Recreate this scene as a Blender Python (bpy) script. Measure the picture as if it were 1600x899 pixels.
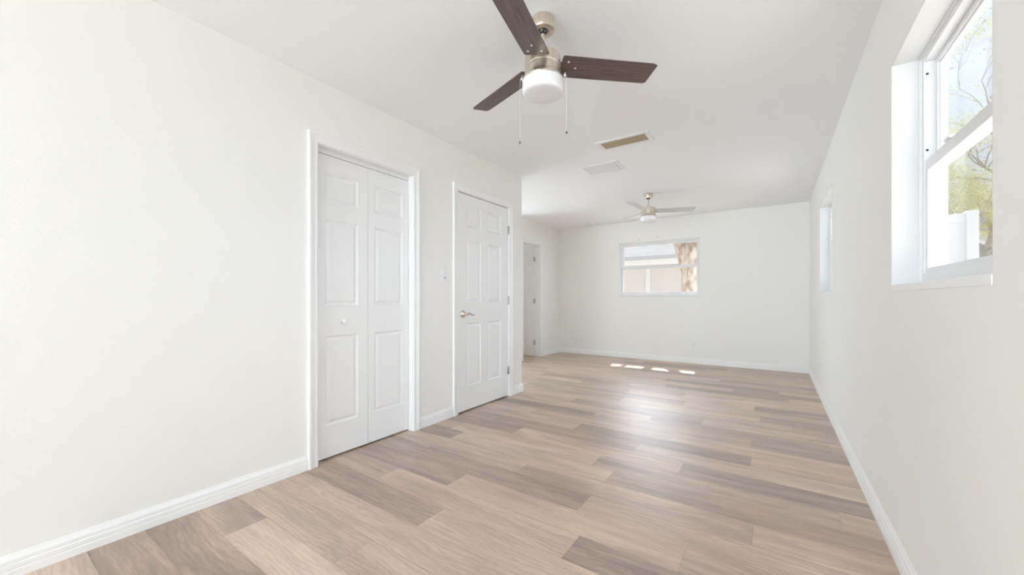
import bpy, bmesh, math, random
from mathutils import Vector, Matrix
PI = math.pi
for o in list(bpy.data.objects):
    bpy.data.objects.remove(o)
S = bpy.context.scene
C = S.collection

# ------------------------------------------------------------------ camera
TH = 34.346
cd = bpy.data.cameras.new('camera'); cam = bpy.data.objects.new('camera', cd); C.objects.link(cam)
cam.location = (0, 0, 1.055); cam.rotation_euler = (math.radians(90), 0, math.radians(TH))
cd.sensor_width = 36; cd.sensor_fit = 'HORIZONTAL'; cd.lens = 600 / 1600 * 36
cd.shift_y = 18 / 1600; cd.clip_start = 0.02; cd.clip_end = 200
S.camera = cam

# ------------------------------------------------------------------ light and exposure
S.view_settings.view_transform = 'Standard'; S.view_settings.look = 'None'
S.view_settings.gamma = 1; S.view_settings.use_curve_mapping = False
S.view_settings.exposure = 0.82
S.cycles.max_bounces = 16; S.cycles.diffuse_bounces = 8; S.cycles.glossy_bounces = 4
S.cycles.transparent_max_bounces = 24; S.cycles.sample_clamp_indirect = 6

SUN_DIR = Vector((-0.12, 1.0, 1.43)).normalized()      # towards the sun
GLOW_DIR = Vector((math.sin(math.radians(-16)), math.cos(math.radians(-16)), math.tan(math.radians(27)))).normalized()   # unseen bright sky lobe, added to put window sheen on the floor
SUN_E = 6.8
REAR_FILL_W = 180.0      # fill lamp added behind the camera to brighten the room
HALL_FILL_W = 33.0       # unseen fill lamp added beyond the alcove for the far end
BED_W = 8.0        # daylight in the far room behind the open door
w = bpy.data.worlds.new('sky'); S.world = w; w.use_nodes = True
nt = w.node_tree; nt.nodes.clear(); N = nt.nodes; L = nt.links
tc = N.new('ShaderNodeTexCoord')
noi = N.new('ShaderNodeTexNoise'); noi.inputs['Scale'].default_value = 2.5; noi.inputs['Detail'].default_value = 6
L.new(tc.outputs['Generated'], noi.inputs['Vector'])
rmp = N.new('ShaderNodeValToRGB'); rmp.color_ramp.elements[0].position = .42; rmp.color_ramp.elements[1].position = .68
rmp.color_ramp.elements[0].color = (.60, .73, .92, 1); rmp.color_ramp.elements[1].color = (.86, .90, .96, 1)
L.new(noi.outputs['Fac'], rmp.inputs['Fac'])
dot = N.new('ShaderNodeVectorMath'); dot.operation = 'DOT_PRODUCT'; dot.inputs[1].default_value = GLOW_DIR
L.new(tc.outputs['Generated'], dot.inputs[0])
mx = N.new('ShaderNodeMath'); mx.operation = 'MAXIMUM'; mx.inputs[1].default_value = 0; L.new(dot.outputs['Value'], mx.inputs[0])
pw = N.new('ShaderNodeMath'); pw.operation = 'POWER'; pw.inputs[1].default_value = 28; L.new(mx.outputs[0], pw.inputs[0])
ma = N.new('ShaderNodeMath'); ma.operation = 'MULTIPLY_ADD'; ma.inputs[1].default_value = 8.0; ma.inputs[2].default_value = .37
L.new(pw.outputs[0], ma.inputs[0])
# unseen bright sky lobe, added to fill the left wall through the right windows
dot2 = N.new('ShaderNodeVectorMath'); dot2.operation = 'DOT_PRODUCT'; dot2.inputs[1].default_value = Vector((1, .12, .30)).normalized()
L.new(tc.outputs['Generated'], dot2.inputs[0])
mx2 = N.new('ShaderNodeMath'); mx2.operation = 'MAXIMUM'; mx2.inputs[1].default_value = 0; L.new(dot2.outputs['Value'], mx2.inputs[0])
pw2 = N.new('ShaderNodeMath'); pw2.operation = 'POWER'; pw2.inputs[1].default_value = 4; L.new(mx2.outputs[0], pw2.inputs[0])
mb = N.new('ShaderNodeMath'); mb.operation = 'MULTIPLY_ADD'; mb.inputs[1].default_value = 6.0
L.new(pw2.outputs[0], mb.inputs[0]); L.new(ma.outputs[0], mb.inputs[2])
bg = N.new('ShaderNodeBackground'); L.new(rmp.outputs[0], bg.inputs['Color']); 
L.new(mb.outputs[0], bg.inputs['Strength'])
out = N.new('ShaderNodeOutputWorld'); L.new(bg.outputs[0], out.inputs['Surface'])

sd = bpy.data.lights.new('sun', 'SUN'); sd.energy = SUN_E; sd.angle = math.radians(.6); sd.color = (1, .96, .9)
so = bpy.data.objects.new('sun', sd); C.objects.link(so); so.location = (0, 12, 14)
so.rotation_euler = SUN_DIR.to_track_quat('Z', 'Y').to_euler()

def area(name, loc, direction, sx, sy, power, col):
    d = bpy.data.lights.new(name, 'AREA'); d.shape = 'RECTANGLE'; d.size = sx; d.size_y = sy; d.energy = power; d.color = col
    o = bpy.data.objects.new(name, d); C.objects.link(o); o.location = loc
    o.rotation_euler = Vector(direction).to_track_quat('-Z', 'Z').to_euler()
    return o
area('added_fill_rear', (-1.45, -6.14, 1.15), (0, 1, 0.95), 2.1, 2.2, REAR_FILL_W, (.775, .90, 1.0))  # added rear fill, stands in an invented opening
area('added_fill_hall', (-5.2, 4.55, 0.95), (1, 0, 0.0), 1.3, 1.6, HALL_FILL_W, (.775, .90, 1.0))  # added fill, shines in through the hidden alcove opening
area('daylight_far_room', (-6.3, 6.45, 1.5), (1, 0, 0), .7, 1.4, BED_W, (1, 1, 1))

# ------------------------------------------------------------------ materials
def mat(name, col, rough=.5, metal=0, spec=.5, bump=None, var=None, coat=0, trans=0, emit=None):
    m = bpy.data.materials.new(name); m.use_nodes = True
    t = m.node_tree; b = t.nodes['Principled BSDF']
    b.inputs['Base Color'].default_value = (*col, 1); b.inputs['Roughness'].default_value = rough
    b.inputs['Metallic'].default_value = metal; b.inputs['Specular IOR Level'].default_value = spec
    b.inputs['Coat Weight'].default_value = coat
    if emit:
        b.inputs['Emission Color'].default_value = (*emit[0], 1); b.inputs['Emission Strength'].default_value = emit[1]
    c = t.nodes.new('ShaderNodeTexCoord')
    if var:
        sc, amt, stretch = var
        mp = t.nodes.new('ShaderNodeMapping'); mp.inputs['Scale'].default_value = stretch
        n = t.nodes.new('ShaderNodeTexNoise'); n.inputs['Scale'].default_value = sc; n.inputs['Detail'].default_value = 5
        r = t.nodes.new('ShaderNodeValToRGB'); r.color_ramp.elements[0].position = .3; r.color_ramp.elements[1].position = .7
        r.color_ramp.elements[0].color = (*[v * (1 - amt) for v in col], 1)
        r.color_ramp.elements[1].color = (*[min(1, v * (1 + amt)) for v in col], 1)
        t.links.new(c.outputs['Object'], mp.inputs[0]); t.links.new(mp.outputs[0], n.inputs['Vector'])
        t.links.new(n.outputs['Fac'], r.inputs['Fac']); t.links.new(r.outputs[0], b.inputs['Base Color'])
    if bump:
        sc, st = bump
        n = t.nodes.new('ShaderNodeTexNoise'); n.inputs['Scale'].default_value = sc; n.inputs['Detail'].default_value = 3
        bp = t.nodes.new('ShaderNodeBump'); bp.inputs['Strength'].default_value = st; bp.inputs['Distance'].default_value = .004
        t.links.new(c.outputs['Object'], n.inputs['Vector']); t.links.new(n.outputs['Fac'], bp.inputs['Height'])
        t.links.new(bp.outputs[0], b.inputs['Normal'])
    return m
M = {}
M['wall'] = mat('wall_paint', (.905, .897, .868), .6, spec=.3, bump=(90, .12), var=(1.2, .006, (1, 1, 1)))
M['ceil'] = mat('ceiling_paint', (.935, .942, .95), .8, spec=.2, bump=(70, .1))
M['trim'] = mat('white_trim_paint', (.92, .92, .92), .35, spec=.4)
M['door'] = mat('white_door_paint', (.91, .912, .915), .38, spec=.4, bump=(60, .05))
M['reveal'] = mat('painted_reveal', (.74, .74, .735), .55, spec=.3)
M['vinyl'] = mat('white_vinyl', (.82, .82, .825), .3, spec=.4)
M['plastic'] = mat('white_plastic', (.88, .88, .89), .3, spec=.5)
M['dark'] = mat('dark_gap', (.03, .03, .035), .7)
M['slot'] = mat('grey_slot', (.35, .35, .36), .6)
M['nickel'] = mat('brushed_nickel', (.74, .67, .58), .34, metal=1, var=(60, .12, (1, 1, .04)))
M['steel'] = mat('satin_steel', (.48, .47, .46), .3, metal=1)
M['darksteel'] = mat('dark_steel', (.12, .11, .11), .35, metal=.8)
M['rail'] = mat('galvanised_steel', (.50, .53, .52), .4, metal=.5)
M['glassw'] = mat('frosted_glass', (.88, .88, .90), .22, spec=.5, emit=None)
M['tan'] = mat('tan_filter', (.47, .39, .27), .8, var=(20, .12, (1, 8, 1)))
M['blade2'] = mat('glare_pale_blade', (.60, .60, .62), .3, spec=.6, var=(8, .08, (1, 12, 1)))  # pale base colour carries the window glare on the undersides
M['grey_trim'] = mat('grey_edge', (.36, .36, .37), .4)

def wood_dark():
    m = bpy.data.materials.new('dark_walnut_blade'); m.use_nodes = True
    t = m.node_tree; b = t.nodes['Principled BSDF']; b.inputs['Roughness'].default_value = .38
    c = t.nodes.new('ShaderNodeTexCoord'); mp = t.nodes.new('ShaderNodeMapping'); mp.inputs['Scale'].default_value = (3, 60, 3)
    n = t.nodes.new('ShaderNodeTexNoise'); n.inputs['Scale'].default_value = 2.2; n.inputs['Detail'].default_value = 8; n.inputs['Roughness'].default_value = .65
    r = t.nodes.new('ShaderNodeValToRGB'); e = r.color_ramp.elements
    e[0].position = .3; e[0].color = (.060, .040, .040, 1); e[1].position = .72; e[1].color = (.19, .135, .128, 1)
    t.links.new(c.outputs['UV'], mp.inputs[0]); t.links.new(mp.outputs[0], n.inputs['Vector'])
    t.links.new(n.outputs['Fac'], r.inputs['Fac']); t.links.new(r.outputs[0], b.inputs['Base Color'])
    return m
M['walnut'] = wood_dark()

def glass():
    m = bpy.data.materials.new('window_glass'); m.use_nodes = True
    t = m.node_tree; t.nodes.clear()
    tr = t.nodes.new('ShaderNodeBsdfTransparent'); tr.inputs[0].default_value = (1, 1, 1, 1)
    gl = t.nodes.new('ShaderNodeBsdfGlossy'); gl.inputs['Roughness'].default_value = .0
    lw = t.nodes.new('ShaderNodeLayerWeight'); lw.inputs['Blend'].default_value = .5
    p5 = t.nodes.new('ShaderNodeMath'); p5.operation = 'POWER'; p5.inputs[1].default_value = 5; t.links.new(lw.outputs['Facing'], p5.inputs[0])
    fr = t.nodes.new('ShaderNodeMath'); fr.operation = 'MULTIPLY_ADD'; fr.inputs[1].default_value = .9; fr.inputs[2].default_value = .035; t.links.new(p5.outputs[0], fr.inputs[0])
    mxs = t.nodes.new('ShaderNodeMixShader'); o = t.nodes.new('ShaderNodeOutputMaterial')
    t.links.new(fr.outputs[0], mxs.inputs[0]); t.links.new(tr.outputs[0], mxs.inputs[1]); t.links.new(gl.outputs[0], mxs.inputs[2])
    t.links.new(mxs.outputs[0], o.inputs[0]); return m
M['glass'] = glass()

def floor_mat():
    m = bpy.data.materials.new('oak_vinyl_planks'); m.use_nodes = True
    t = m.node_tree; b = t.nodes['Principled BSDF']; A = t.nodes.new; K = t.links.new
    at = A('ShaderNodeAttribute'); at.attribute_name = 'plank'           # r = tone, g = seed, b = hue
    sp = A('ShaderNodeSeparateColor'); K(at.outputs['Color'], sp.inputs[0])
    c = A('ShaderNodeTexCoord'); mp = A('ShaderNodeMapping')
    cx = A('ShaderNodeCombineXYZ'); mu = A('ShaderNodeMath'); mu.operation = 'MULTIPLY'; mu.inputs[1].default_value = 57.0
    K(sp.outputs[1], mu.inputs[0]); K(mu.outputs[0], cx.inputs[0]); K(mu.outputs[0], cx.inputs[1]); K(mu.outputs[0], cx.inputs[2])
    ad = A('ShaderNodeVectorMath'); ad.operation = 'ADD'; K(c.outputs['Object'], ad.inputs[0]); K(cx.outputs[0], ad.inputs[1])
    def noise(scale, vec, det=6, rough=.6, dist=0):
        q = A('ShaderNodeMapping'); q.inputs['Scale'].default_value = vec; K(ad.outputs[0], q.inputs[0])
        n = A('ShaderNodeTexNoise'); n.inputs['Scale'].default_value = scale; n.inputs['Detail'].default_value = det
        n.inputs['Roughness'].default_value = rough; n.inputs['Distortion'].default_value = dist
        K(q.outputs[0], n.inputs['Vector']); return n.outputs['Fac']
    streak = noise(1.0, (1.0, 10, 1), 5, .6, .6)        # broad tonal bands along the plank
    grain = noise(1.0, (9, 150, 1), 8, .72, .8)         # fine grain
    knot = noise(1.0, (1.6, 7, 1), 2, .5, 1.0)
    # cathedral figure: distorted rings
    q = A('ShaderNodeMapping'); q.inputs['Scale'].default_value = (2.4, 9, 1); K(ad.outputs[0], q.inputs[0])
    wv = A('ShaderNodeTexWave'); wv.wave_type = 'BANDS'; wv.bands_direction = 'Y'; wv.inputs['Scale'].default_value = 1.6
    wv.inputs['Distortion'].default_value = 20; wv.inputs['Detail'].default_value = 3; wv.inputs['Detail Scale'].default_value = .55; wv.inputs['Detail Roughness'].default_value = .6
    K(q.outputs[0], wv.inputs['Vector'])
    def math_(op, a, bb, cc=None):
        n = A('ShaderNodeMath'); n.operation = op
        for i, v in enumerate((a, bb, cc)):
            if v is None: continue
            if isinstance(v, (int, float)): n.inputs[i].default_value = v
            else: K(v, n.inputs[i])
        return n.outputs[0]
    f = math_('MULTIPLY_ADD', streak, .95, -.475)
    wv3 = math_('POWER', wv.outputs['Fac'], 2.0)
    fig = math_('MULTIPLY', wv3, math_('MULTIPLY_ADD', knot, 1.6, -.45))
    f = math_('MULTIPLY_ADD', grain, .90, f)
    f = math_('MULTIPLY_ADD', fig, -.32, f)
    kk = math_('MULTIPLY_ADD', knot, .8, -.40)
    f = math_('ADD', f, kk)
    f = math_('ADD', f, sp.outputs[0])
    f = math_('SUBTRACT', f, .36)
    r = A('ShaderNodeValToRGB'); r.color_ramp.interpolation = 'LINEAR'
    e = r.color_ramp.elements
    e[0].position = 0.0; e[0].color = (0.224, 0.160, 0.128, 1)
    e[1].position = 1.0; e[1].color = (0.717, 0.570, 0.442, 1)
    for p_, c_ in ((.3, (0.335, 0.250, 0.201)), (.55, (0.480, 0.365, 0.289)), (.78, (0.608, 0.471, 0.369))):
        x = e.new(p_); x.color = (*c_, 1)
    K(f, r.inputs['Fac'])
    # pale cerused pores
    por = noise(1.0, (14, 260, 1), 3, .6, .2)
    pr = A('ShaderNodeValToRGB'); pr.color_ramp.elements[0].position = .66; pr.color_ramp.elements[1].position = .76
    K(por, pr.inputs['Fac'])
    pm = math_('MULTIPLY', pr.outputs[0], .35)
    mixc = A('ShaderNodeMix'); mixc.data_type = 'RGBA'; K(pm, mixc.inputs['Factor'])
    K(r.outputs[0], mixc.inputs[6]); mixc.inputs[7].default_value = (.72, .62, .53, 1)
    hs = A('ShaderNodeHueSaturation'); K(mixc.outputs[2], hs.inputs['Color'])
    K(math_('MULTIPLY_ADD', sp.outputs[2],   .16, 1.02), hs.inputs['Saturation'])
    K(hs.outputs[0], b.inputs['Base Color'])
    b.inputs['Coat Weight'].default_value = .6; b.inputs['Coat Roughness'].default_value = .44
    b.inputs['Roughness'].default_value = .36; b.inputs['Specular IOR Level'].default_value = 1.0
    rr = math_('MULTIPLY_ADD', grain, .14, .32); K(rr, b.inputs['Roughness'])
    bp = A('ShaderNodeBump'); bp.inputs['Strength'].default_value = .12; bp.inputs['Distance'].default_value = .002
    K(grain, bp.inputs['Height']); K(bp.outputs[0], b.inputs['Normal'])
    return m
M['floor'] = floor_mat()

# ------------------------------------------------------------------ mesh helpers
class MB:
    def __init__(s):
        s.bm = bmesh.new(); s.uv = None
    def box(s, x0, y0, z0, x1, y1, z1):
        v = [s.bm.verts.new(p) for p in ((x0, y0, z0), (x1, y0, z0), (x1, y1, z0), (x0, y1, z0), (x0, y0, z1), (x1, y0, z1), (x1, y1, z1), (x0, y1, z1))]
        for f in ((3, 2, 1, 0), (4, 5, 6, 7), (0, 1, 5, 4), (1, 2, 6, 5), (2, 3, 7, 6), (3, 0, 4, 7)):
            s.bm.faces.new([v[i] for i in f])
        return s
    def lathe(s, prof, seg=40, cx=0, cy=0, axis='z', o=(0, 0, 0)):
        rings = []
        for r, h in prof:
            ring = []
            for k in range(seg):
                a = 2 * PI * k / seg; p = (r * math.cos(a), r * math.sin(a), h)
                if axis == 'x': p = (p[2], p[0], p[1])
                if axis == 'y': p = (p[1], p[2], p[0])
                ring.append(s.bm.verts.new((p[0] + cx + o[0], p[1] + cy + o[1], p[2] + o[2])))
            rings.append(ring)
        for a, b in zip(rings, rings[1:]):
            for k in range(seg):
                s.bm.faces.new((a[k], a[(k + 1) % seg], b[(k + 1) % seg], b[k]))
        s.bm.faces.new(rings[0][::-1]); s.bm.faces.new(rings[-1])
        return s
    def tube(s, pts, rad, seg=8):
        pts = [Vector(p) for p in pts]
        if not isinstance(rad, (list, tuple)): rad = [rad] * len(pts)
        prev = None; rings = []
        for i, p in enumerate(pts):
            d = (pts[min(i + 1, len(pts) - 1)] - pts[max(i - 1, 0)]).normalized()
            if prev is None:
                u = d.orthogonal().normalized()
            else:
                u = (prev - d * prev.dot(d)).normalized()
            prev = u; vv = d.cross(u)
            rings.append([s.bm.verts.new(p + (u * math.cos(2 * PI * k / seg) + vv * math.sin(2 * PI * k / seg)) * rad[i]) for k in range(seg)])
        for a, b in zip(rings, rings[1:]):
            for k in range(seg):
                s.bm.faces.new((a[k], a[(k + 1) % seg], b[(k + 1) % seg], b[k]))
        s.bm.faces.new(rings[0][::-1]); s.bm.faces.new(rings[-1])
        return s
    def prism(s, poly, a, b, f):
        """poly of 2-D points swept from a to b; f(p, t) -> 3-D point"""
        r0 = [s.bm.verts.new(f(p, a)) for p in poly]; r1 = [s.bm.verts.new(f(p, b)) for p in poly]
        n = len(poly)
        for k in range(n):
            s.bm.faces.new((r0[k], r0[(k + 1) % n], r1[(k + 1) % n], r1[k]))
        s.bm.faces.new(r0[::-1]); s.bm.faces.new(r1)
        return s
    def quad(s, *pts):
        s.bm.faces.new([s.bm.verts.new(p) for p in pts]); return s
    def build(s, name, m, parent=None, bevel=0, smooth=False, loc=None, rot=None):
        bmesh.ops.recalc_face_normals(s.bm, faces=s.bm.faces)
        me = bpy.data.meshes.new(name); s.bm.to_mesh(me); s.bm.free()
        me.materials.append(m)
        o = bpy.data.objects.new(name, me); C.objects.link(o)
        if parent: o.parent = parent
        if loc: o.location = loc
        if rot: o.rotation_euler = rot
        if smooth:
            for p in me.polygons: p.use_smooth = True
            bpy_smooth(me)
        if bevel:
            bv = o.modifiers.new('bevel', 'BEVEL'); bv.width = bevel; bv.segments = 2; bv.limit_method = 'ANGLE'
        return o
def bpy_smooth(me, ang=35):
    bm = bmesh.new(); bm.from_mesh(me)
    for e in bm.edges:
        if len(e.link_faces) == 2 and e.calc_face_angle(0) > math.radians(ang): e.smooth = False
    bm.to_mesh(me); bm.free()
def tag(o, label=None, cat=None, group=None, kind=None):
    if label: o['label'] = label
    if cat: o['category'] = cat
    if group: o['group'] = group
    if kind: o['kind'] = kind
    return o
def empty(name, loc, rz=0):
    o = bpy.data.objects.new(name, None); C.objects.link(o); o.location = loc; o.rotation_euler = (0, 0, rz)
    o.empty_display_size = .1; return o
def struct(o, label, cat): return tag(o, label, cat, kind='structure')

# ------------------------------------------------------------------ room numbers
XL, XR, YB, H = -2.385, .413, 6.87, 2.44
XA = -3.55                 # alcove wall
YR = -6.0                  # rear wall
XO = .578                   # outer face of right wall

# ---- floor : one face per plank
def plank_floor():
    rnd = random.Random(11)
    W, LEN, Y0 = .18, 1.22, 1.402
    # row -> (joint x, {plank index relative to the joint: tone}) ; index -1 is left of joint, 0 right of it
    D, Md, Lt, VL = .12, .42, .72, .86
    rows = {-6: (-1.75, {-1: .3, 0: .5}), -5: (-1.35, {-1: .22, 0: .45}), -4: (-2.02, {-1: .30, 0: .82}), -3: (-1.45, {-1: .5, 0: .64}), -2: (-.95, {-2: .5, -1: .64, 0: .68}),
            -1: (-1.37, {-1: .20, 0: .74}), 0: (-.715, {-2: .45, -1: .68, 0: .18, 1: .5}), 1: (-.308, {-2: .22, -1: .76, 0: .62}),
            2: (-.812, {-2: .30, -1: .20, 0: .70, 1: .7}), 3: (-.08, {-2: .70, -1: .60, 0: .80}), 4: (-.81, {-2: .05, -1: .78, 0: .50, 1: .3}),
            5: (-.96, {-2: .5, -1: .70, 0: .50, 1: .80}), 6: (-1.70, {-1: .16, 0: .80, 1: .20}), 7: (-.808, {-2: .4, -1: .30, 0: .74, 1: .80}),
            8: (-.125, {-2: .66, -1: .14, 0: .76}), 9: (-.65, {-2: .72, -1: .62, 0: .80, 1: .7}), 10: (-.14, {-2: .12, -1: .60, 0: .24}), 11: (-.9, {-2: .66, -1: .74, 0: .3}),
            12: (-.51, {-2: .62, -1: .32, 0: .78}), 13: (-1.1, {-1: .7, 0: .68, 1: .5}), 14: (-.102, {-2: .35, -1: .74, 0: .16}), 15: (-.75, {-2: .6, -1: .35, 0: .62}),
            16: (-.158, {-2: .4, -1: .78, 0: .10}), 17: (-.815, {-2: .7, -1: .35, 0: .75}), 18: (-2.70, {-1: .7, 0: .25, 1: .6, 2: .7}),
            19: (.127, {-2: .55, -1: .10, 0: .80}), 20: (-.4, {-2: .7, -1: .6, 0: .3}), 21: (.042, {-2: .6, -1: .12, 0: .80}), 22: (-.9, {-1: .65, 0: .5}),
            23: (-.58, {-2: .6, -1: .75, 0: .35}), 24: (-.61, {-2: .7, -1: .20, 0: .74}), 25: (-1.2, {-1: .6, 0: .6}), 26: (-.2, {-1: .7, 0: .5}),
            27: (-.84, {-1: .15, 0: .5}), 28: (-.585, {-1: .12, 0: .45})}
    verts, faces, cols = [], [], []
    y_lo, y_hi = -6.1, 7.05
    k = math.floor((y_lo - Y0) / W)
    while Y0 + k * W < y_hi:
        a, b = max(y_lo, Y0 + k * W), min(y_hi, Y0 + (k + 1) * W)
        jx, tones = rows.get(k, (rnd.uniform(-1.6, -.4), {}))
        i = -4
        while True:
            x0, x1 = jx + i * LEN, jx + (i + 1) * LEN
            tone = tones.get(i, rnd.choice((.35, .5, .6, .65, .7, .78)))
            seed = rnd.random(); hue = rnd.random()
            i += 1
            if x0 > .5: break
            x0, x1 = max(x0, -6.6), min(x1, .5)
            if x1 <= x0: continue
            g = .0006
            n = len(verts)
            verts += [(x0 + g, a + g, 0), (x1 - g, a + g, 0), (x1 - g, b - g, 0), (x0 + g, b - g, 0)]
            faces.append((n, n + 1, n + 2, n + 3)); cols.append((.50 + (tone - .5) * .62, seed, hue, 1))
        k += 1
    # core slab just below the plank tops shows as the thin dark joint
    n = len(verts)
    verts += [(-6.6, y_lo, -.0012), (.5, y_lo, -.0012), (.5, y_hi, -.0012), (-6.6, y_hi, -.0012),
              (-6.6, y_lo, -.1), (.5, y_lo, -.1), (.5, y_hi, -.1), (-6.6, y_hi, -.1)]
    for f in ((0, 1, 2, 3), (7, 6, 5, 4), (0, 4, 5, 1), (1, 5, 6, 2), (2, 6, 7, 3), (3, 7, 4, 0)):
        faces.append(tuple(n + q for q in f)); cols.append((-.1, .5, .5, 1))
    me = bpy.data.meshes.new('floor'); me.from_pydata(verts, [], faces); me.update()
    ca = me.color_attributes.new('plank', 'FLOAT_COLOR', 'CORNER')
    for p in me.polygons:
        for li in p.loop_indices: ca.data[li].color = cols[p.index]
    me.materials.append(M['floor'])
    o = bpy.data.objects.new('floor', me); C.objects.link(o)
    struct(o, 'brown oak look plank floor running across the whole room', 'floor')
plank_floor()

# ---- ceiling
o = MB().box(-6.7, YR - .15, H, XO + .02, 7.07, H + .12).build('ceiling', M['ceil'])
struct(o, 'flat white ceiling above the whole room', 'ceiling')
# roof overhang on the outside of the back wall
rf = empty('roof', (0, 7.07, 2.5))
MB().box(-6.9, 0, -.10, 2.2 - 1.0, .46, -.06).build('soffit', M['trim'], rf)
MB().box(-6.9, .46, -.12, 1.2, .49, .10).build('fascia', M['trim'], rf)
struct(rf, 'white roof overhang above the back window outside', 'roof')

# ---- walls: plane with openings, made of blocks in one mesh
def wall(name, label, axis, c0, c1, u0, u1, openings, m=None):
    """axis 'x': wall normal is X, runs along Y(u). openings: (ua, ub, za, zb)"""
    us = sorted({u0, u1} | {v for op in openings for v in op[:2]})
    b = MB()
    for a, d in zip(us, us[1:]):
        zs = [(0, H)]
        for (ua, ub, za, zb) in openings:
            if ua <= a + 1e-6 and ub >= d - 1e-6:
                nz = []
                for (p, q) in zs:
                    if zb <= p or za >= q: nz.append((p, q)); continue
                    if za > p: nz.append((p, za))
                    if zb < q: nz.append((zb, q))
                zs = nz
        for (p, q) in zs:
            if axis == 'x': b.box(c0, a, p, c1, d, q)
            else: b.box(a, c0, p, d, c1, q)
    o = b.build(name, m or M['wall'])
    # merge coplanar seams
    bm = bmesh.new(); bm.from_mesh(o.data)
    bmesh.ops.remove_doubles(bm, verts=bm.verts, dist=1e-5)
    bm.to_mesh(o.data); bm.free()
    struct(o, label, 'wall')
    return o
CL = (1.31, 2.085, 0, 2.04)        # closet opening
D2 = (2.61, 3.425, 0, 2.045)       # six-panel door opening
D3 = (5.53, 6.115, 0, 2.05)        # far doorway in the alcove
W1 = (1.348, 2.27, 1.09, 2.05)     # near window, right wall
W2 = (4.321, 5.402, 1.10, 2.06)    # far window, right wall
W3 = (-2.332, -1.004, 1.10, 2.06)  # back window
wall('wall_left', 'long off white left wall holding the closet and the closed door', 'x', XL - .12, XL, YR, 3.685, [CL, D2])
wall('wall_return', 'short off white wall turning into the alcove past the closed door', 'y', 3.565, 3.685, XA, XL - .12, [])
wall('wall_alcove', 'off white alcove wall with the open doorway at the far left', 'x', XA - .12, XA, YR, YB, [D3, (3.9, 5.25, 0, H)])  # second opening is hidden, added to let the hall fill lamp in
wall('wall_back', 'cream back wall with the small wide window', 'y', YB, YB + .18, -6.6, XO, [W3])
wall('wall_right', 'white right wall with two deep set windows', 'x', XR, XO, YR, YB, [W1, W2])
wall('wall_rear', 'off white wall behind the camera with a wide opening added for the fill lamp', 'y', YR - .12, YR, XA - .12, XO, [(-2.3, .3, 0, 2.25)])  # opening made up to admit the rear fill lamp
wall('wall_closet', 'off white divider between closet and the next room', 'y', 2.3, 2.4, XA, XL - .12, [])
wall('wall_far_room', 'white wall of the room seen through the open doorway', 'x', -6.6, -6.5, 3.0, YB, [])
wall('wall_light_block', 'unseen white wall added to keep the hall lamp out of the far room', 'y', 5.32, 5.42, -6.5, XA - .12, [])  # added out of view to block hall lamp light from the far doorway
wall('wall_side', 'white side wall of the hall beyond the alcove', 'y', 2.9, 3.0, -6.6, XA - .12, [])

# ---- baseboards
BP = [(0, 0), (.0145, 0), (.0145, .030), (.0125, .033), (.0135, .036), (.0135, .052), (.0105, .056), (.0115, .060), (.0105, .070), (.006, .080), (.003, .090), (0, .090)]
def base(name, label, p0, p1, n):
    """from p0 to p1 on the floor, n = direction into the room"""
    b = MB(); d = Vector(p1) - Vector(p0)
    b.prism(BP, 0, 1, lambda p, t: (p0[0] + d[0] * t + n[0] * p[0], p0[1] + d[1] * t + n[1] * p[0], p[1]))
    o = b.build(name, M['trim']); struct(o, label, 'baseboard'); return o
base('baseboard_left', 'white grooved baseboard on the left wall before the closet', (XL, YR), (XL, 1.249), (1, 0))
base('baseboard_left', 'short white baseboard between the closet and the closed door', (XL, 2.151), (XL, 2.541), (1, 0))
o = MB()
o.prism(BP, 3.482, 3.6995, lambda p, t: (XL + p[0], t, p[1]))
o.prism(BP, XA + .02, XL, lambda p, t: (t, 3.685 + p[0], p[1]))
o = o.build('baseboard_left', M['trim']); struct(o, 'white baseboard piece wrapping the corner past the closed door', 'baseboard')
base('baseboard_alcove', 'white baseboard right of the open far doorway', (XA, 6.19), (XA, YB - .0145), (1, 0))
base('baseboard_back', 'white baseboard along the back wall under the window', (XA, YB), (XR - .0145, YB), (0, -1))
base('baseboard_right', 'long white baseboard along the right wall', (XR, YR), (XR, YB), (-1, 0))

# ---- door casings
CP = [(0, 0), (0, .010), (.008, .013), (.014, .013), (.018, .011), (.040, .016), (.046, .019), (.056, .019), (.060, .016), (.060, 0)]
def casing(parent, x, nx, y0, y1, zt, wdt=.06, name='casing'):
    """picture-frame moulding round a doorway in a wall whose normal is X"""
    b = MB(); k = wdt / .06
    nodes = [((y0, 0), (-1, 0)), ((y0, zt), (-1, 1)), ((y1, zt), (1, 1)), ((y1, 0), (1, 0))]
    rings = [[b.bm.verts.new((x + nx * t, n[0] + d[0] * ww * k, n[1] + d[1] * ww * k)) for ww, t in CP] for n, d in nodes]
    m = len(CP)
    for a, c in zip(rings, rings[1:]):
        for i in range(m): b.bm.faces.new((a[i], a[(i + 1) % m], c[(i + 1) % m], c[i]))
    b.bm.faces.new(rings[0][::-1]); b.bm.faces.new(rings[-1])
    return b.build(name, M['trim'], parent)
def jamb(parent, x0, x1, y0, y1, zt, t=.012):
    b = MB(); b.box(x0, y0, 0, x1, y0 + t, zt); b.box(x0, y1 - t, 0, x1, y1, zt); b.box(x0, y0 + t, zt - t, x1, y1 - t, zt)
    return b.build('jamb', M['trim'], parent)

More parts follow.
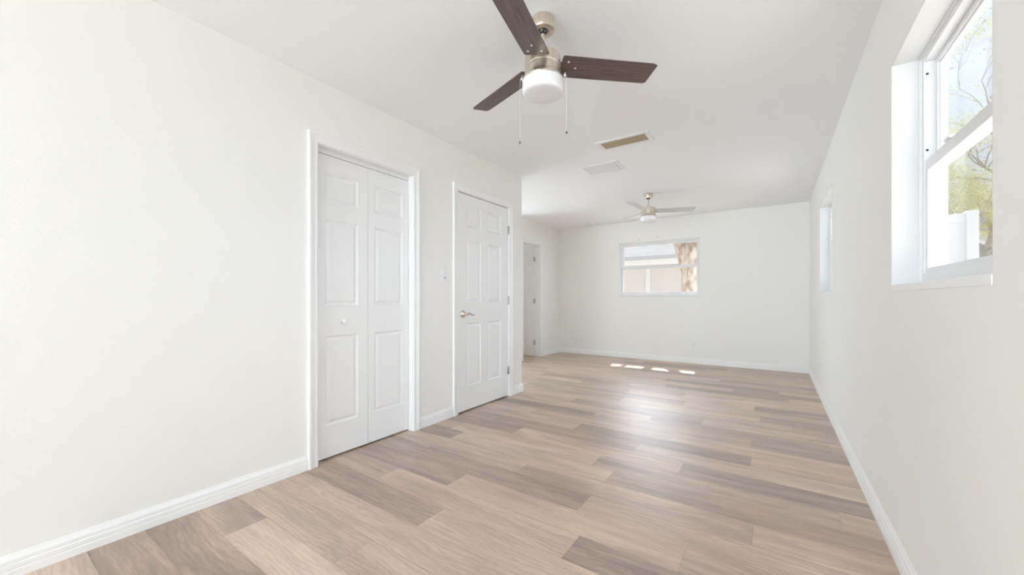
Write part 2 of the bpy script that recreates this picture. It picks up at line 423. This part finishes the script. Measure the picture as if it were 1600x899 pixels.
def panel_leaf(w_, h_, t, panels, both=False):
    """door leaf: local x = thickness axis (front face at x=0, looking +x), y = width, z = height"""
    b = MB(); bm = b.bm
    ys = sorted({0, w_} | {v for p in panels for v in (p[0], p[1])}); zs = sorted({0, h_} | {v for p in panels for v in (p[2], p[3])})
    def face(x, sgn):
        def cell(y0, y1, z0, z1):
            pts = [(x, y0, z0), (x, y1, z0), (x, y1, z1), (x, y0, z1)]
            bm.faces.new([bm.verts.new(p) for p in (pts if sgn > 0 else pts[::-1])])
        for a, c in zip(ys, ys[1:]):
            for p, q in zip(zs, zs[1:]):
                if any(P[0] <= a + 1e-6 and P[1] >= c - 1e-6 and P[2] <= p + 1e-6 and P[3] >= q - 1e-6 for P in panels): continue
                cell(a, c, p, q)
        for (y0, y1, z0, z1) in panels:
            loops = []
            for ins, dep in ((0, 0), (.004, .005), (.013, .0085), (.017, .0085), (.034, .0015)):
                dx = x - sgn * dep
                loops.append([bm.verts.new(p) for p in ((dx, y0 + ins, z0 + ins), (dx, y1 - ins, z0 + ins), (dx, y1 - ins, z1 - ins), (dx, y0 + ins, z1 - ins))])
            for A_, B_ in zip(loops, loops[1:]):
                for k in range(4): bm.faces.new((A_[k], A_[(k + 1) % 4], B_[(k + 1) % 4], B_[k]))
            bm.faces.new(loops[-1])
    face(0, 1); 
    if both: face(-t, -1)
    else: b.quad((-t, 0, 0), (-t, 0, h_), (-t, w_, h_), (-t, w_, 0))
    for pts in (((0, 0, 0), (0, 0, h_), (-t, 0, h_), (-t, 0, 0)), ((0, w_, 0), (-t, w_, 0), (-t, w_, h_), (0, w_, h_)),
                ((0, 0, 0), (-t, 0, 0), (-t, w_, 0), (0, w_, 0)), ((0, 0, h_), (0, w_, h_), (-t, w_, h_), (-t, 0, h_))):
        b.quad(*pts)
    bmesh.ops.remove_doubles(bm, verts=bm.verts, dist=1e-5)
    return b

# door_1: bifold closet
d1 = empty('door_1', (XL, 1.70, 0)); T = Matrix.Translation((-XL, -1.70, 0))
def put(o, loc=(0, 0, 0)):       # world-space mesh parented to an empty that has a location
    par = o.parent; o.location = Vector(loc) - par.location; return o
def place(o):
    o.matrix_parent_inverse = Matrix.Translation(-o.parent.location); return o
place(casing(d1, XL, 1, CL[0], CL[1], CL[3], .062))
place(jamb(d1, XL - .12, XL, CL[0] - .0, CL[1] + .0, CL[3], .004))
LX = -2.43
for i, (a, c) in enumerate(((1.335, 1.706), (1.709, 2.077))):
    ww = c - a; pi_, pj = (.050, .292) if i == 0 else (.052, .310)
    pan = [(pi_, pj, .21, .80), (pi_, pj, 1.00, 1.57), (pi_, pj, 1.68, 1.875)]
    lf = panel_leaf(ww, 1.992, .03, pan).build('leaf', M['door'], d1)
    place(lf); lf.location = (LX, a, .010)
    if i == 0:
        kb = MB().lathe([(.008, 0), (.0075, .008), (.007, .014), (.013, .020), (.0165, .027), (.0155, .033), (.009, .037), (.001, .038)], 24, axis='x').build('knob', M['plastic'], lf, smooth=True)
        kb.location = (0, .172, .895)
b = MB(); b.box(LX - .028, 1.316, 2.012, LX + .0009, 2.079, 2.0345); b.box(LX + .001, 1.316, 2.004, LX + .004, 2.079, 2.035)
place(b.build('track', M['plastic'], d1))
b = MB(); b.box(LX - .025, 1.318, 2.003, LX - .003, 2.078, 2.0118); place(b.build('track_channel', M['dark'], d1))
b = MB(); b.box(LX - .04, 1.315, .0005, LX + .012, 1.365, .0035); b.box(LX - .028, 1.315, .0035, LX - .004, 1.333, .03)
place(b.build('pivot_bracket', M['rail'], d1))
struct(d1, 'white bifold closet door with six raised panels in the left wall', 'closet door')

# door_2: closed six panel door
d2 = empty('door_2', (XL, 3.0, 0))
place(casing(d2, XL, 1, D2[0], D2[1], D2[3], .064)); place(jamb(d2, XL - .12, XL, D2[0], D2[1], D2[3], .004))
DW = D2[1] - D2[0] - .014
y0 = D2[0] + .007
pan = []
for (ya, yb) in ((2.738, 2.948), (3.062, 3.280)):
    for (za, zb) in ((.235, .828), (1.025, 1.607), (1.735, 1.937)):
        pan.append((ya - y0, yb - y0, za - .012, zb - .012))
lf2 = place(panel_leaf(DW, 2.022, .035, pan).build('leaf', M['door'], d2)); lf2.location = (XL - .002, y0, .012)
for hz in (1.80, 1.04, .285):
    hg = place(MB().lathe([(.0055, -.045), (.0062, -.043), (.0062, .043), (.0055, .045)], 14).box(-.003, -.012, -.044, -.0005, .0, .044).build('hinge', M['steel'], d2, smooth=True))
    hg.location = (XL + .006, D2[1] - .004, hz)
def lever(parent, loc, sgn=1):
    hd = MB().lathe([(.032, 0), (.034, .003), (.033, .007), (.028, .012), (.016, .016), (.013, .022), (.012, .045), (.0135, .050), (.001, .053)], 32, axis='x').build('handle_rose', M['nickel'], parent, smooth=True)
    hd.location = loc
    pts = [(.046, 0, 0), (.050, .018, .004), (.050, .040, .006), (.049, .060, .0), (.048, .078, -.009), (.048, .094, -.012), (.049, .108, -.006)]
    lv = MB().tube([(p[0], p[1] * sgn, p[2]) for p in pts], [.009, .009, .0075, .0065, .006, .0055, .0045], 12).build('lever', M['steel'], hd, smooth=True)
    return hd
hd = lever(lf2, (0, 2.685 - y0, .915 - .012))
b = MB().box(-.02, -.003, -.03, .001, .0005, .03).build('latch_plate', M['darksteel'], lf2); b.location = (.0, -.0005, .905)
struct(d2, 'closed white six panel door with lever handle in the left wall', 'door')

# door_3: doorway in the alcove with its leaf standing open
d3 = empty('door_3', (XA, 5.8, 0))
place(casing(d3, XA, 1, D3[0], D3[1], D3[3], .062)); place(jamb(d3, XA - .12, XA, D3[0], D3[1], D3[3], .014))
pan = []
for (ya, yb) in ((.09, .26), (.36, .53)):
    for (za, zb) in ((.22, .82), (1.02, 1.60), (1.73, 1.93)): pan.append((ya, yb, za, zb))
lf3 = place(panel_leaf(.61, 2.015, .035, pan, both=True).build('leaf', M['door'], d3))
# local y runs along -X of the room, front (x) looks towards -Y
lf3.location = (XA - .128, 6.075, .012); lf3.rotation_euler = (0, 0, math.radians(84))
lf3.rotation_euler = (0, 0, math.radians(90 + 180 + 0)); 
lf3.matrix_parent_inverse = Matrix.Translation(-d3.location)
lf3.rotation_euler = (0, 0, math.radians(-90)); lf3.scale = (1, -1, 1)
for hz in (1.79, 1.02, .25):
    b = MB().lathe([(.007, -.045), (.007, .045)], 12).box(-.030, -.002, -.044, 0, .001, .044).box(0, -.001, -.044, .028, .002, .044)
    hg = place(b.build('hinge', M['steel'], d3)); hg.location = (XA - .121, 6.088, hz); hg.rotation_euler = (0, 0, math.radians(25))
struct(d3, 'open white door in the doorway at the far left of the alcove', 'door')
print('built shell')

# ------------------------------------------------------------------ windows
def window(name, label, axis, f0, f1, fin, fout, u0, u1, z0, z1, zr, inward, stool=True, holes=()):
    """single hung window. axis 'x': pane normal X. f0/f1: inner/outer face of the frame. inward: sign of the room side"""
    e = empty(name, ((f0 + f1) / 2, (u0 + u1) / 2, z0) if axis == 'x' else ((u0 + u1) / 2, (f0 + f1) / 2, z0))
    def bx(b, a0, a1, ua, ub, za, zb):
        if axis == 'x': b.box(min(a0, a1), ua, za, max(a0, a1), ub, zb)
        else: b.box(ua, min(a0, a1), za, ub, max(a0, a1), zb)
    def ring(b, a0, a1, ua, ub, za, zb, wl, wr, wb, wt):
        bx(b, a0, a1, ua, ua + wl, za, zb); bx(b, a0, a1, ub - wr, ub, za, zb)
        bx(b, a0, a1, ua + wl, ub - wr, za, za + wb); bx(b, a0, a1, ua + wl, ub - wr, zb - wt, zb)
    dd = f1 - f0
    zb = z0 + (.024 if stool else .012)
    b = MB(); ring(b, f0, f0 + dd * .20, u0, u1, zb, z1, .010, .010, .012, .010)      # outer lip
    ring(b, f0 + dd * .12, f1, u0, u1, zb, z1, .030, .030, .050, .030)
    fr = place(b.build('window_frame', M['vinyl'], e, bevel=.0015))
    # upper sash in the outer track, lower sash in the inner one
    m0, m1 = f0 + dd * .58, f0 + dd * .92
    b = MB(); ring(b, m0, m1, u0 + .030, u1 - .030, zr - .022, z1 - .030, .020, .020, .040, .020)
    ring(b, m0 + dd * .1, m1, u0 + .050, u1 - .050, zr + .018, z1 - .050, .006, .006, .006, .006)
    us = place(b.build('upper_sash', M['vinyl'], e, bevel=.0015))
    n0, n1 = f0 + dd * .20, f0 + dd * .54
    b = MB(); ring(b, n0, n1, u0 + .030, u1 - .030, zb + .046, zr + .020, .022, .022, .020, .044)
    ls = place(b.build('lower_sash', M['vinyl'], e, bevel=.0015))
    g = MB(); c = (m0 + m1) / 2; bx(g, c - .002, c + .002, u0 + .048, u1 - .048, zr + .016, z1 - .048)
    gg = g.build('glass_pane', M['glass'], us)
    g = MB(); c = (n0 + n1) / 2; bx(g, c - .002, c + .002, u0 + .050, u1 - .050, zb + .064, zr - .022)
    gg = g.build('glass_pane', M['glass'], ls)
    if stool:
        b = MB(); s0 = fin + inward * .002; bx(b, s0, f0, u0 + .001, u1 - .001, z0 - .004, z0 + .024)
        st = place(b.build('window_sill', M['trim'], e, bevel=.003))
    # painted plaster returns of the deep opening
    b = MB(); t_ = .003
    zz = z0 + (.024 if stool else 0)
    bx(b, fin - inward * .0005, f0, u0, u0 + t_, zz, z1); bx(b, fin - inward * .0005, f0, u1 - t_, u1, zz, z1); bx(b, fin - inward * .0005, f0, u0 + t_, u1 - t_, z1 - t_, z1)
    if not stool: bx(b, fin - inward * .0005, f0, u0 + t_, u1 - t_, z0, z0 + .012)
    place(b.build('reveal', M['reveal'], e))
    b = MB(); um = (u0 + u1) / 2; q0 = n0 - dd * .10
    for uu in (um - .18, um + .18):
        bx(b, q0, m0, uu - .025, uu + .025, zr + .020, zr + .030)
    place(b.build('sash_lock', M['plastic'], e, bevel=.001))
    if holes:
        b = MB()
        for (uu, hz, kind) in holes:
            xx = f0 + dd * .26
            if kind == 's': b.lathe([(.0045, 0), (.0045, .001)], 12, axis='y', o=(xx, uu, hz))
            else: b.lathe([(.0045, -.001), (.0045, 0)], 12, axis='z', o=(xx, uu, hz))
        hh = place(b.build('screw_hole', M['dark'], e))
    struct(e, label, 'window')
    return e
window('window_1', 'tall white vinyl window nearest the camera in the right wall', 'x', .494, .566, XR, XO, *W1, 1.598, -1,
       holes=((W1[1] - .0312, 1.97, 's'), (W1[1] - .0312, 1.66, 's')))
window('window_2', 'narrow looking white window at the far end of the right wall', 'x', .494, .566, XR, XO, *W2, 1.598, -1,
       holes=((W2[1] - .0312, 2.0, 's'), (W2[1] - .0312, 1.94, 's'), (W2[1] - .0312, 1.68, 's')))
window('window_3', 'wide white window in the back wall showing the neighbour roof', 'y', 6.925, 7.01, YB, YB + .18, *W3, 1.612, -1, stool=False)

# ------------------------------------------------------------------ ceiling fans
def blade_mesh(m, parent, ang, zc):
    """blade along +x, clockwise side raised"""
    Wd, r0, r1, t = .128, .080, .566, .006
    bm = bmesh.new(); uvl = bm.loops.layers.uv.new('UVMap')
    out = [(r0 + .010, -Wd / 2 + .007), (r0 + .012, -Wd / 2 + .002), (r0 + .017, -Wd / 2), (r1 - .012, -Wd / 2 + .002), (r1 + .008, -Wd / 2 + .010), (r1 - .004, Wd / 2 - .010), (r1 - .016, Wd / 2 - .002),
           (r0 + .017, Wd / 2), (r0 + .012, Wd / 2 - .002), (r0 + .010, Wd / 2 - .007)]
    lo = [bm.verts.new((x, y, -t / 2)) for x, y in out]; hi = [bm.verts.new((x, y, t / 2)) for x, y in out]
    n = len(out)
    bm.faces.new(lo[::-1]); bm.faces.new(hi)
    for k in range(n): bm.faces.new((lo[k], lo[(k + 1) % n], hi[(k + 1) % n], hi[k]))
    bmesh.ops.recalc_face_normals(bm, faces=bm.faces)
    for f in bm.faces:
        for l in f.loops: l[uvl].uv = (l.vert.co.x, l.vert.co.y)
    me = bpy.data.meshes.new('blade'); bm.to_mesh(me); bm.free(); me.materials.append(m)
    o = bpy.data.objects.new('blade', me); C.objects.link(o); o.parent = parent
    o.location = (0, 0, zc); o.rotation_euler = (math.radians(-13), 0, ang)
    o.rotation_mode = 'ZYX' if False else 'XYZ'
    o.rotation_euler = (Matrix.Rotation(ang, 3, 'Z') @ Matrix.Rotation(math.radians(-13), 3, 'X')).to_euler()
    br = MB().box(.05, -.022, .003, .15, .022, .006).box(.135, -.040, .003, .165, .040, .006).build('blade_bracket', M['darksteel'], o, bevel=.001)
    for (x, y) in ((.122, -.034), (.122, .034), (.165, 0)):
        sc = MB().lathe([(.0048, -.0055), (.0048, -.0035), (.003, -.003)], 12, o=(x, y, 0)).build('screw', M['plastic'], o)
    return o
def fan(loc, ang, bm_, label):
    f = empty('ceiling_fan', (loc[0], loc[1], 0))
    z = H
    MB().lathe([(.056, z - .0005), (.058, z - .006), (.058, z - .052), (.055, z - .060), (.050, z - .063), (.030, z - .063), (.026, z - .058), (.005, z - .058)][::-1], 48).build('canopy', M['nickel'], f, smooth=True)
    MB().lathe([(.022, z - .050), (.024, z - .060), (.020, z - .070), (.011, z - .076)][::-1], 24).build('hanger_ball', M['darksteel'], f, smooth=True)
    MB().lathe([(.0105, 2.262), (.0105, z - .066)], 20).build('downrod', M['nickel'], f, smooth=True)
    MB().lathe([(.016, 2.256), (.026, 2.258), (.026, 2.268), (.020, 2.274), (.013, 2.284), (.0108, 2.286)], 28).build('rod_collar', M['nickel'], f, smooth=True)
    MB().lathe([(.060, 2.196), (.086, 2.197), (.0885, 2.200), (.0885, 2.246), (.084, 2.252), (.045, 2.258), (.016, 2.259)], 56).build('motor_housing', M['nickel'], f, smooth=True)
    MB().lathe([(.0868, 2.186), (.0868, 2.197)], 56).build('rotor_ring', M['nickel'], f, smooth=True)
    MB().lathe([(.080, 2.132), (.0975, 2.132), (.0985, 2.135), (.0975, 2.146), (.0905, 2.156), (.0895, 2.160), (.0895, 2.183), (.086, 2.187), (.070, 2.187)], 56).build('light_housing', M['nickel'], f, smooth=True)
    MB().lathe([(.001, 2.0655), (.050, 2.0655), (.084, 2.0665), (.094, 2.069), (.0995, 2.075), (.102, 2.084), (.1025, 2.100), (.102, 2.128), (.098, 2.131)], 64).build('globe', M['glassw'], f, smooth=True)
    for k in range(3):
        blade_mesh(bm_, f, math.radians(ang + 120 * k), 2.214)
    rx, ry = math.cos(math.radians(TH)), math.sin(math.radians(TH))
    for s_, zb, off in ((-1, 1.838, .004), (1, 1.872, -.03)):
        px, py = rx * .112 * s_ - ry * off, ry * .112 * s_ + rx * off
        b = MB().tube([(px * .84, py * .84, 2.150), (px * .95, py * .95, 2.152), (px, py, 2.146), (px * 1.01, py * 1.01, 2.135), (px * 1.01, py * 1.01, zb)], .0006, 6)
        n_ = 26
        for q in range(n_):
            zz = 2.125 - (2.125 - zb) * q / n_
            b.lathe([(.0003, zz + .0012), (.0012, zz), (.0003, zz - .0012)], 6, px * 1.01, py * 1.01)
        ch = b.build('pull_chain', M['plastic'], f)
        MB().lathe([(.0015, zb - .012), (.0032, zb - .010), (.0036, zb - .004), (.002, zb), (.001, zb + .002)], 12, px * 1.01, py * 1.01).build('chain_bead', M['darksteel'], ch, smooth=True)
        MB().lathe([(.0045, 0), (.0055, .004), (.0045, .010), (.0025, .013)], 14, o=(px * .93, py * .93, 2.140)).build('chain_nozzle', M['plastic'], ch, smooth=True)
    tag(f, label, 'ceiling fan', 'three blade ceiling fans')
    return f
fan((-.946, 1.655), 42, M['walnut'], 'large near ceiling fan with dark wood blades and frosted light')
fan((-1.369, 5.18), 24, M['blade2'], 'distant ceiling fan with blades coloured pale for window glare above the back of the room')

# ------------------------------------------------------------------ ceiling vents
v = empty('return_vent', (-1.08, 3.34, H))
b = MB()
def ringz(b, x0, y0, x1, y1, wd, z0, z1):
    b.box(x0, y0, z0, x1, y0 + wd, z1); b.box(x0, y1 - wd, z0, x1, y1, z1); b.box(x0, y0 + wd, z0, x0 + wd, y1 - wd, z1); b.box(x1 - wd, y0 + wd, z0, x1, y1 - wd, z1)
ringz(b, -.240, -.112, .225, .112, .040, -.006, 0); b.build('frame', M['plastic'], v, bevel=.002)
b = MB().box(-.20, -.072, -.0035, .185, .072, -.0015).build('filter', M['tan'], v)
b = MB()
for k in range(7):
    y = -.060 + k * .02; b.box(-.20, y - .001, -.006, .185, y + .001, -.0035)
b.build('grille', M['tan'], v)
tag(v, 'ceiling vent with a tan filter showing inside a white frame', 'vent')
v = empty('supply_register', (-1.495, 3.895, H))
b = MB(); ringz(b, -.195, -.155, .195, .155, .028, -.006, 0); ringz(b, -.168, -.128, .168, .128, .004, -.008, -.004); b.build('frame', M['plastic'], v, bevel=.002)
MB().box(-.165, -.125, -.003, .165, .125, -.001).build('duct_backing', M['slot'], v)
for k in range(5):
    y = -.100 + k * .050
    b = MB().prism([(y - .018, -.004), (y + .016, -.008), (y + .017, -.007), (y - .018, -.003)], -.160, .160, lambda p, t: (t, p[0], p[1]))
    b.build('louver', M['plastic'], v)
tag(v, 'white louvred air register beyond the tan filtered vent', 'vent')

# ------------------------------------------------------------------ switch and outlets
s = empty('light_switch', (XL, 2.438, 1.263))
MB().box(0, -.036, -.0585, .006, .036, .0585).build('plate', M['plastic'], s, bevel=.003)
MB().box(.006, -.017, -.034, .0085, .017, .034).build('rocker_frame', M['plastic'], s, bevel=.001)
MB().box(.0075, -.013, -.004, .0115, .013, .030).build('rocker', M['plastic'], s, bevel=.002)
MB().box(.0075, -.011, -.028, .0098, .011, -.018).build('slider', M['slot'], s, bevel=.001)
for zz in (-.048, .048): MB().lathe([(.003, .006), (.003, .0072)], 12, axis='x', o=(0, 0, zz)).build('screw', M['plastic'], s)
tag(s, 'white light switch between the closet and the closed door', 'light switch')
def outlet(loc, rz, label):
    s = empty('wall_outlet', loc, rz)
    MB().box(0, -.036, -.0585, .006, .036, .0585).build('plate', M['plastic'], s, bevel=.003)
    for zz in (-.020, .020):
        r = MB().lathe([(.0165, .006), (.0165, .0078), (.015, .0085)], 24, axis='x', o=(0, 0, zz)).build('receptacle', M['plastic'], s)
        b = MB()
        for yy in (-.0065, .0065): b.box(.0082, yy - .0012, zz - .001, .0092, yy + .0012, zz + .008)
        b.lathe([(.0022, .0082), (.0022, .0092)], 10, axis='x', o=(0, 0, zz - .008)); b.build('slot', M['slot'], r)
    MB().lathe([(.0025, .006), (.0025, .0075)], 12, axis='x').build('screw', M['slot'], s)
    tag(s, label, 'outlet', 'wall outlets'); return s
outlet((-1.09, YB, .319), -PI / 2, 'white wall outlet below the back window')
outlet((XR, 5.36, .315), PI, 'white wall outlet low on the right wall near the far corner')

# ------------------------------------------------------------------ outdoors
def omat(name, c0, c1, scale, rough=.85, stretch=(1, 1, 1), lo=.35, hi=.65):
    m = mat(name, c0, rough); t = m.node_tree; b = t.nodes['Principled BSDF']
    c = t.nodes.new('ShaderNodeTexCoord'); mp = t.nodes.new('ShaderNodeMapping'); mp.inputs['Scale'].default_value = stretch
    n = t.nodes.new('ShaderNodeTexNoise'); n.inputs['Scale'].default_value = scale; n.inputs['Detail'].default_value = 6
    r = t.nodes.new('ShaderNodeValToRGB'); r.color_ramp.elements[0].position = lo; r.color_ramp.elements[1].position = hi
    r.color_ramp.elements[0].color = (*c0, 1); r.color_ramp.elements[1].color = (*c1, 1)
    t.links.new(c.outputs['Object'], mp.inputs[0]); t.links.new(mp.outputs[0], n.inputs['Vector']); t.links.new(n.outputs['Fac'], r.inputs[0]); t.links.new(r.outputs[0], b.inputs['Base Color'])
    return m
M['pale_bounce_ground'] = omat('pale_bounce_ground', (.54, .52, .47), (.64, .62, .57), 6)  # unseen ground, made pale to bounce light up onto the ceiling
M['bark'] = omat('mottled_bark', (.20, .14, .10), (.42, .37, .32), 9, stretch=(1, 1, .5), lo=.36, hi=.60)
M['twig'] = omat('grey_twig', (.20, .18, .16), (.34, .31, .28), 20)
M['leaf'] = omat('yellow_green_leaves', (.34, .35, .07), (.62, .57, .24), 3)
M['fence'] = mat('pale_vinyl_fence', (.60, .59, .575), .4)
M['siding'] = mat('cream_stucco', (.54, .505, .475), .8, bump=(60, .3))
M['bluegrey'] = mat('blue_grey_metal', (.42, .48, .56), .45)
def shingle():
    m = bpy.data.materials.new('pale_shingles'); m.use_nodes = True; t = m.node_tree; b = t.nodes['Principled BSDF']; b.inputs['Roughness'].default_value = 1; b.inputs['Specular IOR Level'].default_value = 0
    c = t.nodes.new('ShaderNodeTexCoord'); br = t.nodes.new('ShaderNodeTexBrick')
    br.inputs['Scale'].default_value = 1; br.inputs['Brick Width'].default_value = .3; br.inputs['Row Height'].default_value = .115; br.inputs['Mortar Size'].default_value = .014
    br.inputs['Color1'].default_value = (.235, .233, .233, 1); br.inputs['Color2'].default_value = (.28, .275, .272, 1); br.inputs['Mortar'].default_value = (.205, .203, .203, 1)
    t.links.new(c.outputs['Object'], br.inputs['Vector']); t.links.new(br.outputs[0], b.inputs['Base Color']); return m
M['shingle'] = shingle()
g = MB(); g.box(-30, -12, -.35, 30, 40, -.15).build('ground', M['pale_bounce_ground'])
struct(bpy.data.objects['ground'], 'ground outside around the house, toned pale to bounce light indoors', 'ground')

# neighbour house behind the back window
nh = empty('neighbour_house', (-4, 12, -.15))
b = MB().box(-6, 0, 0, 4.4, 5, 2.25).build('wall', M['siding'], nh)
b = MB().box(-6.3, -.5, 2.20, 4.7, -.47, 2.40).build('fascia', M['fence'], nh)
MB().box(-6.3, -.47, 2.20, 4.7, 0, 2.215).build('soffit', M['fence'], nh)
r = MB().box(0, 0, -.03, 11.1, 4.6, 0).build('roof', M['shingle'], nh); r.location = (-6.35, -.56, 2.44); r.rotation_euler = (math.radians(21), 0, 0)
MB().box(.76, -.03, 0, .90, 0, 2.20).build('downspout', M['fence'], nh)
b = MB().box(-6.3, -.58, 2.36, 4.7, -.50, 2.46).build('gutter', M['grey_trim'], nh)
tag(nh, 'pale neighbour house with shingle roof seen through the back window', 'house')

# white fence beyond the near window
fe = empty('vinyl_fence', (1.12, 5.65, -.15))
b = MB()
for k in range(7): b.box(-.52 + k * .137, -.012, .1, -.52 + k * .137 + .133, .012, 1.98)
b.build('panel', M['fence'], fe)
MB().box(-.52, -.022, 1.96, .44, .022, 2.05).build('rail', M['fence'], fe, bevel=.004)
MB().box(-.52, -.022, .05, .44, .022, .16).build('rail', M['fence'], fe, bevel=.004)
MB().box(.43, -.05, 0, .51, .05, 2.07).build('post', M['fence'], fe, bevel=.004)
tag(fe, 'white vinyl fence panel seen through the near window', 'fence')
sh = empty('garden_shed', (5.3, 15.5, -.15))
MB().box(-1.3, 0, 0, 2.5, 2.5, 2.35).build('wall', M['bluegrey'], sh)
MB().prism([(-1.5, 2.32), (.6, 3.05), (2.7, 2.32), (2.7, 2.40), (.6, 3.14), (-1.5, 2.40)], -.2, 2.7, lambda p, t: (p[0], t, p[1])).build('roof', M['grey_trim'], sh)
tag(sh, 'blue grey garden shed behind the fence', 'shed')

# trees
def grow(b, lv, p, d, length, r, depth, rnd, spread, seg=7, gravity=0.0, tw=0):
    pts = [p.copy()]; rr = [r]; n = 4
    for i in range(n):
        d = (d + Vector((rnd.uniform(-1, 1), rnd.uniform(-1, 1), rnd.uniform(-1, 1) + gravity)) * .22).normalized()
        p = p + d * length / n; pts.append(p.copy()); rr.append(r * (1 - .45 * (i + 1) / n))
    b.tube(pts, rr, max(4, seg))
    if depth <= 3:
        for q in pts[1:]: lv.append((q, depth))
    if depth == 0: return
    for k in range(3 if depth > 1 else 4):
        i = rnd.randint(2, n) if k else n
        dd = (d + Vector((rnd.uniform(-1, 1), rnd.uniform(-1, 1), rnd.uniform(-.7, .9))) * spread).normalized()
        grow(b, lv, pts[i], dd, length * rnd.uniform(.62, .82), rr[i] * .72, depth - 1, rnd, spread, seg - 1, gravity)
def leaves(lv, rnd, n, size, scatter, keep=lambda p: True):
    b = MB()
    for q, dp in lv:
        if not keep(q): continue
        for _ in range(n(q) if callable(n) else n):
            c = q + Vector((rnd.gauss(0, scatter), rnd.gauss(0, scatter), rnd.gauss(0, scatter)))
            a = Vector((rnd.uniform(-1, 1), rnd.uniform(-1, 1), rnd.uniform(-1, 1))).normalized(); e = a.orthogonal().normalized()
            s_ = size * rnd.uniform(.6, 1.3)
            b.quad(c - a * s_, c + e * s_ * .45, c + a * s_, c - e * s_ * .45)
    return b
def tree(name, base, trunk_h, r, seed, label, depth=4, spread=.8, leaf=3, size=.05, length=1.5, lean=(0, 0, 1), keep=lambda p: True, scatter=.12):
    rnd = random.Random(seed); e = empty(name, base)
    b = MB(); lv = []
    top = Vector(lean).normalized() * trunk_h
    b.tube([(0, 0, -.05), top * .5 + Vector((.05, 0, 0)), top], [r * 1.25, r, r * .85], 12)
    for k in range(4):
        a = 2 * PI * k / 4 + rnd.uniform(-.4, .4)
        grow(b, lv, top.copy(), Vector((math.cos(a) * spread, math.sin(a) * spread, rnd.uniform(.35, 1.0))).normalized(), length, r * .55, depth, rnd, spread, 8)
    b.build('trunk', M['twig'], e, smooth=True)
    if leaf: leaves(lv, rnd, leaf, size, scatter, keep).build('foliage', M['leaf'], e)
    tag(e, label, 'tree'); return e
tree('yard_tree', (3.2, 10.6, -.15), 2.1, .13, 5, 'bare branched tree with sparse yellow green leaves beyond the fence', depth=6, spread=.85, leaf=lambda p: 16 if p.z < 3.5 else (2 if p.z < 5.6 else 0), size=.020, length=1.3, scatter=.10)
tree('yard_tree', (9.0, 25.5, -.15), 2.2, .16, 9, 'leafy yellow green tree standing further back behind the shed', depth=5, spread=.9, leaf=8, size=.045, length=1.7, scatter=.18)

# big oak right behind the back window; its limbs split the sun patches
rnd = random.Random(3)
ok = empty('oak_tree', (-1.50, 9.3, -.15))
b = MB()
b.tube([(0, 0, -.05), (.0, 0, .5), (.01, 0, 1.1), (0, 0, 1.7), (.0, .02, 2.1), (.08, .05, 2.6), (.12, .0, 3.3), (.15, -.1, 4.0)], [.34, .27, .235, .235, .25, .22, .10, .085], 20)
b.tube([(-.02, 0, 1.85), (-.22, .02, 2.35), (-.42, 0, 2.9), (-.50, -.05, 3.6), (-.46, -.2, 4.4), (-.47, -.4, 5.0)], [.22, .15, .11, .085, .075, .07], 14)
b.tube([(-.30, 0, 2.6), (-.72, .1, 3.1), (-.80, .05, 3.8), (-.83, -.1, 4.4), (-.86, -.3, 5.0)], [.11, .07, .05, .05, .045], 12)
b.tube([(.06, 0, 2.45), (-.10, .05, 3.4), (-.15, 0, 4.35), (-.16, -.12, 4.55), (-.10, -.30, 4.34), (-.01, -.70, 3.98), (.05, -.98, 3.74), (.12, -1.3, 3.45)], [.14, .10, .09, .09, .088, .086, .08, .05], 14)
b.build('trunk', M['bark'], ok, smooth=True)
tag(ok, 'thick mottled tree trunk close behind the back window', 'tree')
